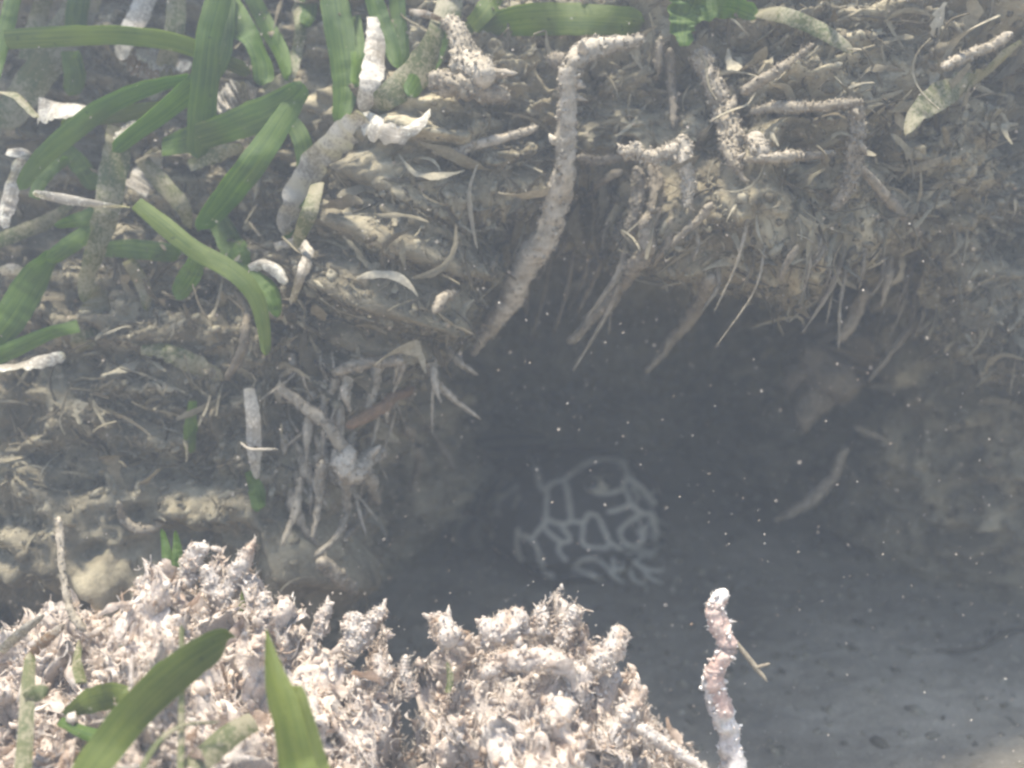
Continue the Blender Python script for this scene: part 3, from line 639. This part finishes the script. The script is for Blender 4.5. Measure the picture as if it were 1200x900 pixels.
rt('forked rootlet under the knobbly white arm', [(728, 200), (706, 212), (688, 232)], [8, 9, 4], off=.012, hairs=30, tint=(.25, .65))
rt('stick with a sunlit white end pointing left', [(508, 178), (530, 178), (560, 172), (595, 162), (630, 148)], [9, 13, 13, 12, 8], depth=[.364, .375], hairs=60, tint=(.5, 1.0), rough=.25)
rt('fuzzy pale rhizome knot near the top edge', [(524, 22), (538, 48), (548, 72), (572, 96)], [16, 26, 40, 26], off=.018, hairs=260, tint=(.45, .95), rough=.5)
rt('lumpy pink rhizome below the rhizome knot', [(500, 88), (525, 98), (560, 108), (600, 112)], [22, 26, 24, 14], off=.014, hairs=180, tint=(.35, .75), rough=.5)
rt('reddish knob beside the hooked root', [(640, 74), (655, 72), (668, 76)], [10, 17, 12], depth=[.366, .362], hairs=30, tint=(.3, .6))
rt('smooth brown stick lying in the lower left litter', [(404, 502), (430, 488), (456, 472), (484, 453)], [13, 16, 15, 10], off=.018, hairs=6, rough=.12, tint=(0, .1), mat='stick')
rt('pale slanting root below the brown stick', [(326, 452), (356, 476), (386, 502), (408, 532)], [8, 12, 13, 12], off=.018, hairs=50, tint=(.4, .8))
rt('ragged pale root knot under the slanting root', [(404, 520), (412, 548), (432, 536), (452, 530)], [16, 30, 20, 8], off=.020, hairs=200, tint=(.55, 1.0), rough=.6)
rt('hanging root tip below the ragged knot', [(420, 545), (434, 562), (444, 590)], [12, 13, 7], off=.018, hairs=60, tint=(.5, .9))
rt('level fuzzy root above the brown stick', [(388, 436), (420, 428), (450, 424), (472, 424)], [9, 13, 13, 8], off=.014, hairs=80, tint=(.35, .75))
rt('short pale twig left of the cave mouth', [(508, 366), (520, 354), (534, 340)], [10, 14, 8], off=.012, hairs=30, tint=(.45, .8))
rt('curved brown stem under the green arch', [(276, 340), (288, 362), (290, 390), (280, 418), (266, 446)], [7, 11, 12, 11, 9], off=.018, hairs=20, rough=.15, tint=(.15, .4))
rt('fine yellow twig crossing the hanging pale leaf', [(282, 518), (292, 526), (308, 527), (326, 527)], [3, 4, 4, 3], off=.024, hairs=0, rough=.1, tint=(.8, 1.0))
rt('pale hooked root on the mud above the mound', [(138, 588), (146, 610), (165, 622), (190, 616)], [8, 11, 12, 8], off=.006, hairs=30, tint=(.45, .8))
rt('thin pale stem rising at the left above the mound', [(98, 742), (82, 712), (74, 680), (71, 645), (70, 606)], [10, 8, 7, 7, 8], depth=[.335, .345], hairs=60, tint=(.45, .85))
rt('dark crack line added along the foot of the bank at the right', [(1095, 762), (1130, 764), (1155, 757), (1178, 741), (1205, 738)], [3, 5, 5, 5, 4], name='dark_crack_line', off=.004, hairs=0, tint=(0, .08), mat='litter')  # dark strand added to imitate the dark crack line at the bank foot
for lab, pts, w in (('leftmost of the pale rootlets hanging in the cave mouth edge', [(352, 560), (346, 600), (330, 640)], [8, 8, 4]),
                    ('second pale rootlet hanging at the cave edge', [(376, 540), (372, 590), (366, 632)], [9, 9, 4]),
                    ('third and longest pale rootlet hanging at the cave edge', [(404, 560), (408, 600), (394, 628), (368, 652)], [9, 10, 8, 4]),
                    ('fourth pale rootlet hanging at the cave edge', [(430, 580), (424, 606), (402, 634)], [8, 8, 4]),
                    ('pale rootlet hanging at the cave edge under the ragged lip', [(478, 500), (490, 540), (482, 575)], [12, 12, 6]),
                    ('drooping rootlet at the right end of the ragged lip', [(505, 505), (522, 530), (532, 552)], [8, 9, 5]),
                    ('faint root stub sagging below the cave edge', [(376, 655), (396, 676), (420, 695)], [13, 16, 9])):
    rt(lab, pts, w, name='rootlet', off=.016, hairs=50, tint=(.35, .8))

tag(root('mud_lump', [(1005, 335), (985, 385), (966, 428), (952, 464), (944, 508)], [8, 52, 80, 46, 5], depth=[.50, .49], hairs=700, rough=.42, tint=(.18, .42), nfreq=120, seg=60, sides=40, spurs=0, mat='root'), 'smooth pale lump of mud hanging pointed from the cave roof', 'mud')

# thin strands that hang from the rim of the cave: parts of the bank
for k in range(112):
    if k < 46: x0 = 545+545*RNG.random(); y0 = 250+70*RNG.random()+max(0, x0-950)*.35; ln = 30+95*RNG.random()**1.5; sl = -.55*ln*RNG.random()-.1*ln; tn_ = (.2, .7)
    else: x0 = 325+205*RNG.random(); y0 = 400+190*RNG.random(); ln = 25+70*RNG.random()**1.5; sl = .5*ln*RNG.normal(); tn_ = (.35, .95)      # the pale curtain left of the cave
    d0 = hit(x0, y0, ('bank',))-.003
    if d0 > .47: continue
    d1 = min(d0+.016*RNG.random(), hit(x0+sl, y0+ln, ('bank',))-.002); dm = min((d0+d1)/2, hit(x0+sl*.3, y0+ln*.45, ('bank',))-.002)
    P = np.array([at(x0, y0-6, d0+.004), at(x0+sl*.3+RNG.normal()*4, y0+ln*.45, dm), at(x0+sl+RNG.normal()*3, y0+ln, d1)])
    w_ = (2.5+(7 if k < 46 else 10)*RNG.random()**2)*d0/FPX
    V, F, tn = tube_geo(P, np.array([w_, w_*.9, w_*.3]), .6, seg=22, sides=8, s=300+k, hairs=40, hair_len=.0018, tint=tn_)
    o = mesh_obj('root_strand', V-P[0], F, M['root'], None, tint=tn); o.location = P[0]; parent_keep(o, bank)

# --- knobbly fingers that stand up out of the mound
def fg(label, pts, w, depth, **kw): return tag(root('rubble_finger', pts, [k*.8 for k in w], depth=depth, hairs=kw.pop('hairs', 170), tint=kw.pop('tint', (.35, 1.)), mat='rubble', rough=.75, hair_len=.0024, spurs=9, nfreq=330, **kw), label, 'rubble')
fg('white knobbed finger at the highest point of the mound', [(222, 690), (226, 665), (234, 648), (248, 642)], [26, 24, 22, 16], [.335, .335])
fg('feathery finger leaning right at the mound top', [(258, 712), (272, 680), (286, 655), (296, 634)], [20, 20, 18, 10], [.335, .338])
fg('low branch joining the two top fingers', [(235, 665), (250, 690), (262, 712)], [18, 20, 18], [.334, .332])
fg('small finger left of the mound top', [(178, 712), (174, 692), (162, 676)], [18, 17, 9], [.34, .34])
fg('bent finger on the left shoulder of the mound', [(205, 725), (188, 712), (176, 700)], [14, 16, 10], [.332, .334])
fg('pointed tuft beside the olive blade tip', [(306, 745), (305, 715), (308, 694)], [26, 20, 9], [.33, .335])
fg('small stubby finger on the mound left of the notch', [(372, 745), (380, 725), (386, 708)], [18, 16, 10], [.335, .338])
fg('thick ragged finger left of the notch', [(405, 765), (414, 740), (420, 718)], [24, 22, 14], [.335, .338])
fg('leaning finger with frayed end left of the notch', [(418, 752), (434, 732), (453, 711)], [20, 18, 12], [.335, .338])
fg('slim finger rising inside the notch', [(452, 800), (446, 782), (441, 766)], [18, 14, 8], [.33, .334])
fg('thin finger bending on the edge of the notch', [(482, 820), (474, 795), (475, 768)], [14, 12, 7], [.33, .334])
fg('sharp crumbling corner right of the notch', [(530, 755), (520, 738), (504, 722)], [26, 24, 9], [.33, .335])
fg('knobbly clump on the mound crest', [(560, 752), (590, 738), (622, 732)], [26, 34, 26], [.332, .335])
fg('short twin tip on the mound crest', [(605, 745), (608, 728), (600, 714)], [16, 14, 9], [.332, .336])
fg('stub beside the twin tip on the crest', [(632, 745), (634, 728), (632, 713)], [16, 16, 10], [.332, .336])
fg('frilled upright finger at the crest end', [(655, 760), (666, 738), (672, 710)], [20, 18, 11], [.332, .336])
fg('leaning blunt finger above the right slope', [(690, 785), (712, 764), (732, 735)], [16, 22, 18], [.328, .332])
fg('thick blunt finger on the right slope', [(712, 890), (722, 855), (740, 826), (760, 803)], [30, 28, 24, 16], [.318, .322])
fg('thin dry sprig on the right slope', [(790, 880), (768, 858), (756, 838), (764, 826)], [6, 6, 5, 3], [.318, .32], hairs=30)
fg('split dry twig at the right foot of the mound', [(745, 850), (775, 870), (805, 890), (832, 905)], [12, 14, 12, 8], [.316, .312])
fg('curved lump low on the mound', [(560, 790), (600, 772), (640, 775), (670, 790)], [16, 24, 24, 16], [.318, .318], tint=(.2, .9))

# --- upright crusted stick standing right of the mound
st = tag(empty('crusted_stick', at(872, 1062, .357)), 'upright white and pink crusted stick standing alone right of the mound', 'stick')
root('stem', [(872, 1062), (866, 960), (858, 900), (850, 865), (843, 830), (836, 800), (840, 778), (848, 755), (842, 728), (840, 710), (852, 690)], [22, 20, 21, 18, 21, 27, 20, 23, 18, 19, 14], depth=[.357, .333, .327, .325, .325, .325], parent=st, hairs=420, mat='stick_crust', tint=(.5, 1.0), rough=.5, patch=.58)
root('twig', [(858, 750), (874, 768), (888, 786), (899, 800)], [5, 6, 6, 4], depth=[.3255, .322], parent=st, hairs=0, rough=.1, tint=(.45, .6), mat='root')
root('twig', [(884, 783), (893, 780), (903, 778)], [4, 4, 3], depth=[.3235, .322], parent=st, hairs=0, rough=.1, tint=(.45, .6), mat='root')

# --- grass in front at the lower left
G2 = 'seagrass shoots in front of the mound'
shoot('broad round tipped olive seagrass shoot leaning right in the lower left', [
    dict(p=[(95, 925), (130, 868), (172, 820), (215, 782), (245, 762), (270, 748)], w=[42, 46, 48, 48, 46, 40], m='clean', depth=[.262, .272, .285], twist=(10, -12)),
    dict(p=[(90, 925), (135, 860), (165, 815), (200, 775)], w=[20, 26, 28, 22], m='green', depth=[.275, .288])], at(92, 940, .26), G2)
shoot('pointed upright olive seagrass shoot with two overlapping blades', [
    dict(p=[(352, 940), (346, 895), (336, 845), (322, 795), (312, 738)], w=[56, 54, 50, 44, 2], m='clean', depth=[.255, .262, .275], twist=(-5, 14), round_tip=False),
    dict(p=[(385, 940), (375, 905), (362, 860), (350, 818), (344, 806)], w=[40, 34, 30, 26, 20], m='clean', depth=[.26, .272])], at(360, 950, .254), G2)
shoot('short pale green seagrass blades at the bottom left corner', [
    dict(p=[(26, 930), (30, 860), (33, 800), (36, 765)], w=[22, 20, 18, 12], m='dusty', depth=[.275, .30]),
    dict(p=[(30, 820), (45, 812), (58, 808)], w=[18, 22, 14], m='dusty', depth=[.288, .29])], at(26, 940, .27), G2)
shoot('low green leaf folded behind the round tipped blade', [
    dict(p=[(78, 838), (105, 822), (135, 816), (160, 822)], w=[14, 32, 36, 22], m='clean', depth=[.30, .292]),
    dict(p=[(70, 845), (110, 862), (160, 866), (200, 862)], w=[12, 18, 18, 12], depth=[.298, .29])], at(70, 850, .30), G2)
shoot('thin upright seagrass stalk beside the round tipped blade', [
    dict(p=[(211, 940), (212, 880), (213, 800), (213, 732)], w=[9, 9, 8, 7], m='dusty', depth=[.262, .285]),
    dict(p=[(160, 930), (178, 880), (210, 852), (258, 846)], w=[8, 9, 6, 3], m='dusty', depth=[.262, .275])], at(205, 945, .26), G2)
shoot('short whitish green blade lying low between the two olive shoots', [
    dict(p=[(222, 910), (248, 880), (275, 858), (298, 845)], w=[26, 32, 32, 26], m='dusty', depth=[.27, .285], round_tip=False)], at(218, 918, .268), G2)
shoot('faint slim green blade on the mound behind the stalk', [
    dict(p=[(165, 815), (152, 785), (142, 755)], w=[12, 12, 7], m='dusty', depth=[.30, .318]), dict(p=[(95, 800), (90, 775), (94, 752)], w=[14, 12, 6], m='dusty', depth=[.30, .318])], at(165, 822, .30), G2)
shoot('small green tuft sprouting left of the mound top', [
    dict(p=[(204, 682), (196, 650), (190, 620)], w=[12, 14, 5], depth=[.345, .35]), dict(p=[(206, 680), (208, 650), (206, 622)], w=[12, 14, 6], depth=[.345, .35])], at(205, 686, .345), G2)
shoot('yellow green sprout by the feathery finger', [
    dict(p=[(282, 738), (283, 715), (286, 690)], w=[10, 12, 5], m='clean', depth=[.33, .335])], at(282, 742, .33), G2)
shoot('tiny green sprout in the rubble right of the notch', [
    dict(p=[(524, 812), (528, 795), (524, 775)], w=[8, 9, 4], m='dusty', depth=[.322, .325])], at(524, 816, .322), G2)

# ------------------------------------------------------------------ the fish that rests in the cave
LINES = [  # pale net on its head, in pixels of an enlarged crop of the photo
 [(380,360),(375,440),(380,480),(430,500),(480,490),(475,400),(455,320),(400,325),(370,360)], [(455,310),(510,265),(570,230),(640,218),(710,230),(730,290),(715,335)],
 [(710,350),(640,370),(580,360),(560,325),(580,298),(630,298)], [(730,300),(790,340),(850,410)], [(715,335),(740,410),(690,440),(650,450)], [(740,415),(800,455),(840,465),(855,540)],
 [(800,455),(730,500),(700,540),(725,590),(770,600),(800,570),(800,530)], [(480,490),(540,495),(560,460),(600,470),(625,520),(650,580),(640,605),(570,605),(535,580),(540,495)], [(650,580),(700,610)],
 [(370,490),(375,530),(440,580),(480,570),(450,520),(430,500)], [(250,530),(245,600),(265,660)], [(245,545),(310,570),(340,620),(360,690),(380,720),(400,730)], [(310,570),(350,520),(375,490)],
 [(440,580),(430,620),(460,660)], [(500,690),(540,660),(600,660),(640,690)], [(500,700),(560,720),(620,750)], [(300,190),(330,260),(350,340),(370,360)], [(670,660),(680,710),(740,690),(730,670)]]
LINES = [[(540+x*.26667, 480+y*.26667) for x, y in l] for l in LINES]
th_ = math.radians(32); fwd = np.array([math.sin(th_), -math.cos(th_), 0]); lft = np.array([math.cos(th_), math.sin(th_), 0]); upv = np.array([0, 0, 1.])
nose = at(732, 668, .552); nose[2] = 0
NS, NT = 240, 150
sv_ = np.linspace(0, 1, NS)**1.35; FL = .175
half = np.interp(sv_, [0, .03, .08, .16, .28, .42, .6, .8, 1], [.006, .024, .037, .046, .050, .042, .026, .013, .005])
top = np.interp(sv_, [0, .03, .08, .16, .28, .42, .6, .8, 1], [.016, .029, .040, .051, .057, .050, .036, .024, .015])
bot = np.interp(sv_, [0, .03, .1, .3, .6, 1], [.011, .004, .001, .001, .003, .009])
ker = np.ones(13)/13
half, top, bot = [np.convolve(np.pad(a, 6, 'edge'), ker, 'valid') for a in (half, top, bot)]
half[0] = .002
tt = np.linspace(0, 2*math.pi, NT, endpoint=False); ct, sn_ = np.cos(tt), np.sin(tt)
cx = np.sign(ct)*np.abs(ct)**.8; cz = np.sign(sn_)*np.abs(sn_)**.85
mid = bot+(top-bot)*.42
V = np.zeros((NS, NT, 3))
yy = half[:, None]*cx[None]; zz = mid[:, None]+np.where(cz > 0, (top-mid)[:, None]*cz, (mid-bot)[:, None]*cz)
# wide mouth: a groove round the front of the head between two lips
sa = sv_[:, None]+0*tt[None]
mz = .019-.006*(np.abs(yy)/.04)**2; groove = np.exp(-((zz-mz)/.0018)**2)*sstep(.20, .10, sa); lip = (np.exp(-((zz-mz-.0045)/.0028)**2)+np.exp(-((zz-mz+.0048)/.003)**2))*sstep(.2, .1, sa)
rad = .0032*lip-.0045*groove
bend = -.03*np.maximum(0, sv_-.45)**1.5*3
V = nose+(-(sv_*FL)[:, None, None]*fwd)+(yy*(1+rad/.03)+bend[:, None])[..., None]*lft+zz[..., None]*upv+(rad*sstep(.12, .0, sa))[..., None]*fwd
FV = V.reshape(-1, 3)
FV = FV+.0011*np.stack([fbm(FV, 130, 3, 41+k) for k in range(3)], 1)
FF = np.array([(i*NT+j, i*NT+(j+1) % NT, (i+1)*NT+(j+1) % NT, (i+1)*NT+j) for i in range(NS-1) for j in range(NT)])
px_, py_, pd_ = to_pix(FV); mask = np.zeros(len(FV))
cen = (nose-(sv_*FL)[:, None]*fwd+(mid)[:, None]*upv); rad_v = (V-cen[:, None]).reshape(-1, 3); frontal = ((CAMP-FV)*rad_v).sum(1) > 0
for l in LINES:
    l = spline(np.c_[np.array(l), np.zeros(len(l))], 60)[:, :2]
    dmin = np.sqrt(((px_[:, None]-l[None, :, 0])**2+(py_[:, None]-l[None, :, 1])**2).min(1))+.7*fbm(FV, 260, 3, 88); mask = np.maximum(mask, sstep(4.0, 1.1, dmin))
seeds = FV[RNG.choice(len(FV), 150, replace=False)]
D2 = np.sqrt(((FV[:, None]-seeds[None])**2).sum(2)); D2.sort(axis=1)
cell = sstep(.0022, .0008, D2[:, 1]-D2[:, 0])
lx = np.array([p for l in LINES for p in l]); far = np.sqrt(((px_[:, None]-lx[None, :, 0])**2+(py_[:, None]-lx[None, :, 1])**2).min(1))
mask = np.where(frontal & (far < 26), mask, np.maximum(mask, cell*.6))
m, nt, bs = new_mat('netted_skin')
a_ = nt.nodes.new('ShaderNodeAttribute'); a_.attribute_name = 'tint'
base = ramp(nt, noise(nt, 120, 5, .6), [(.3, (.022, .021, .02)), (.7, (.06, .055, .048))])
nt.links.new(mixc(nt, a_.outputs['Fac'], base, (.54, .51, .41)), bs.inputs['Base Color']); bs.inputs['Roughness'].default_value = .6; bs.inputs['Specular IOR Level'].default_value = .2
bump(nt, noise(nt, 400, 4, .6), .0008, .5, bs); M['fish'] = m
fish = tag(empty('toadfish', nose), 'dark fish with a pale netted head resting in the shaded cave', 'fish')
fb = mesh_obj('body', FV-nose, FF, m, None, tint=mask); fb.parent = fish
FB = bvh_of(FV, FF)
def on_fish(px, py, off=0.):
    r = raydir(px, py); L = np.linalg.norm(r); h = FB.ray_cast(Vector(CAMP), Vector(r/L)); return np.array(h[0])-r/L*off if h[0] is not None else None
m2, nt2, bs2 = new_mat('fish_eye'); bs2.inputs['Base Color'].default_value = (.012, .012, .014, 1); bs2.inputs['Roughness'].default_value = .12
m3, nt3, bs3 = new_mat('fish_iris'); bs3.inputs['Base Color'].default_value = (.34, .31, .22, 1); bs3.inputs['Roughness'].default_value = .4
def ball(c, ax, r, a0, a1, n=18, k=10):
    ax = ax/np.linalg.norm(ax); e1 = np.cross(ax, upv); e1 /= np.linalg.norm(e1); e2 = np.cross(ax, e1); V_ = []
    for i in range(k):
        ph = a0+(a1-a0)*i/(k-1)
        for j in range(n): q_ = 2*math.pi*j/n; V_.append(c+r*(ax*math.cos(ph)+(e1*math.cos(q_)+e2*math.sin(q_))*math.sin(ph)))
    return np.array(V_), np.array([(i*n+j, i*n+(j+1) % n, (i+1)*n+(j+1) % n, (i+1)*n+j) for i in range(k-1) for j in range(n)])
e1_ = on_fish(706, 566)
if e1_ is not None:
    rel = e1_-nose; a1 = rel@fwd; b1 = rel@lft; other = nose+a1*fwd-b1*lft+rel[2]*upv
    # the second eye sits mirrored across the head
    for c_e, sgn in ((e1_, 1 if b1 > 0 else -1), (other, -1 if b1 > 0 else 1)):
        ax = .55*fwd+sgn*.55*lft+.7*upv
        ev, ef = ball(c_e-ax*.0022, ax, .0052, .5, 2.2); eo = mesh_obj('eye', ev-c_e, ef, m3); eo.location = c_e; parent_keep(eo, fish)
        ev, ef = ball(c_e-ax*.0022, ax, .0054, .0, .62); po = mesh_obj('pupil', ev-c_e, ef, m2); po.location = (0, 0, 0); po.parent = eo
for l in ([(740,700),(770,750),(820,770)], [(790,690),(840,740),(890,765)], [(750,660),(800,690),(850,705),(900,700)], [(640,690),(680,735),(720,760)]):
    pts = [(540+x*.26667, 480+y*.26667) for x, y in l]; P = [on_fish(x, y, .001) for x, y in pts]
    d0 = next((to_pix(p)[2] for p in P if p is not None), .55)
    P = np.array([p if p is not None else at(x, y, min(d0, hit(x, y, ('floor',))-.002)) for p, (x, y) in zip(P, pts)])
    V_, F_, t_ = tube_geo(P, np.array([.0028, .0024, .001]), .15, seg=20, sides=8, s=3)
    bo = mesh_obj('barbel', V_-P[0], F_, m, None, tint=np.full(len(V_), .8)); bo.location = P[0]; parent_keep(bo, fish)
# pectoral fin at the side of the head and the low fin along the back
def fin(name, B0, B1, tipdir, ln, rays=13):
    V_, t_ = [], []
    for i in range(rays*4+1):
        u = i/(rays*4); b = B0*(1-u)+B1*u; d = tipdir(u); Lr = ln*(.45+.55*math.sin(math.pi*(.15+.75*u)))*(1-.06*(i % 4 == 2)); rip = .0009*math.cos(i*math.pi/2)
        for k in range(7): V_.append(b+d*Lr*k/6+upv*rip*(k/6)); t_.append(.55 if (k in (3, 6)) else .05)
    n7 = rays*4+1; F_ = [(i*7+k, i*7+k+1, (i+1)*7+k+1, (i+1)*7+k) for i in range(n7-1) for k in range(6)]
    V_ = np.array(V_); lo = V_-.0006*np.cross(B1-B0, tipdir(.5))/np.linalg.norm(np.cross(B1-B0, tipdir(.5)))
    V2 = np.vstack([V_, lo]); F2 = np.vstack([np.array(F_), np.array(F_)[:, ::-1]+len(V_)])
    o = mesh_obj(name, V2-B0, F2, m, None, tint=np.r_[t_, t_]); o.location = B0; parent_keep(o, fish)
for sg in (1, -1):
    b0 = nose-.058*fwd+sg*.038*lft+.022*upv; b1 = nose-.066*fwd+sg*.036*lft+.006*upv
    fin('pectoral_fin', b0, b1, lambda u, sg=sg: (sg*.75*lft-.55*fwd+(.25-.5*u)*upv)/1., .026)
fin('dorsal_fin', nose-.07*fwd+.052*upv, nose-.165*fwd+.016*upv, lambda u: (.8*upv-.5*fwd), .014, 16)

# ------------------------------------------------------------------ flecks drifting in the water
n = 9000
fpx = 1200*RNG.random(n); fpy = 900*RNG.random(n); fd = .27+.22*RNG.random(n)
keep = RNG.random(n) < np.where((fpx > 380) & (fpy > 220), 1., .45)
pos = np.array([at(x, y, d) for x, y, d, k in zip(fpx, fpy, fd, keep) if k and d < hit(x, y)-.012])
V, F = crumbs(pos, np.tile([0., -1., 0.], (len(pos), 1)), .00014+.00045*RNG.random(len(pos))**5, squash=.5)
fl = add_litter('suspended_particles', None, M['rubble'], [(V, F, .7+.3*RNG.random(len(pos)))])
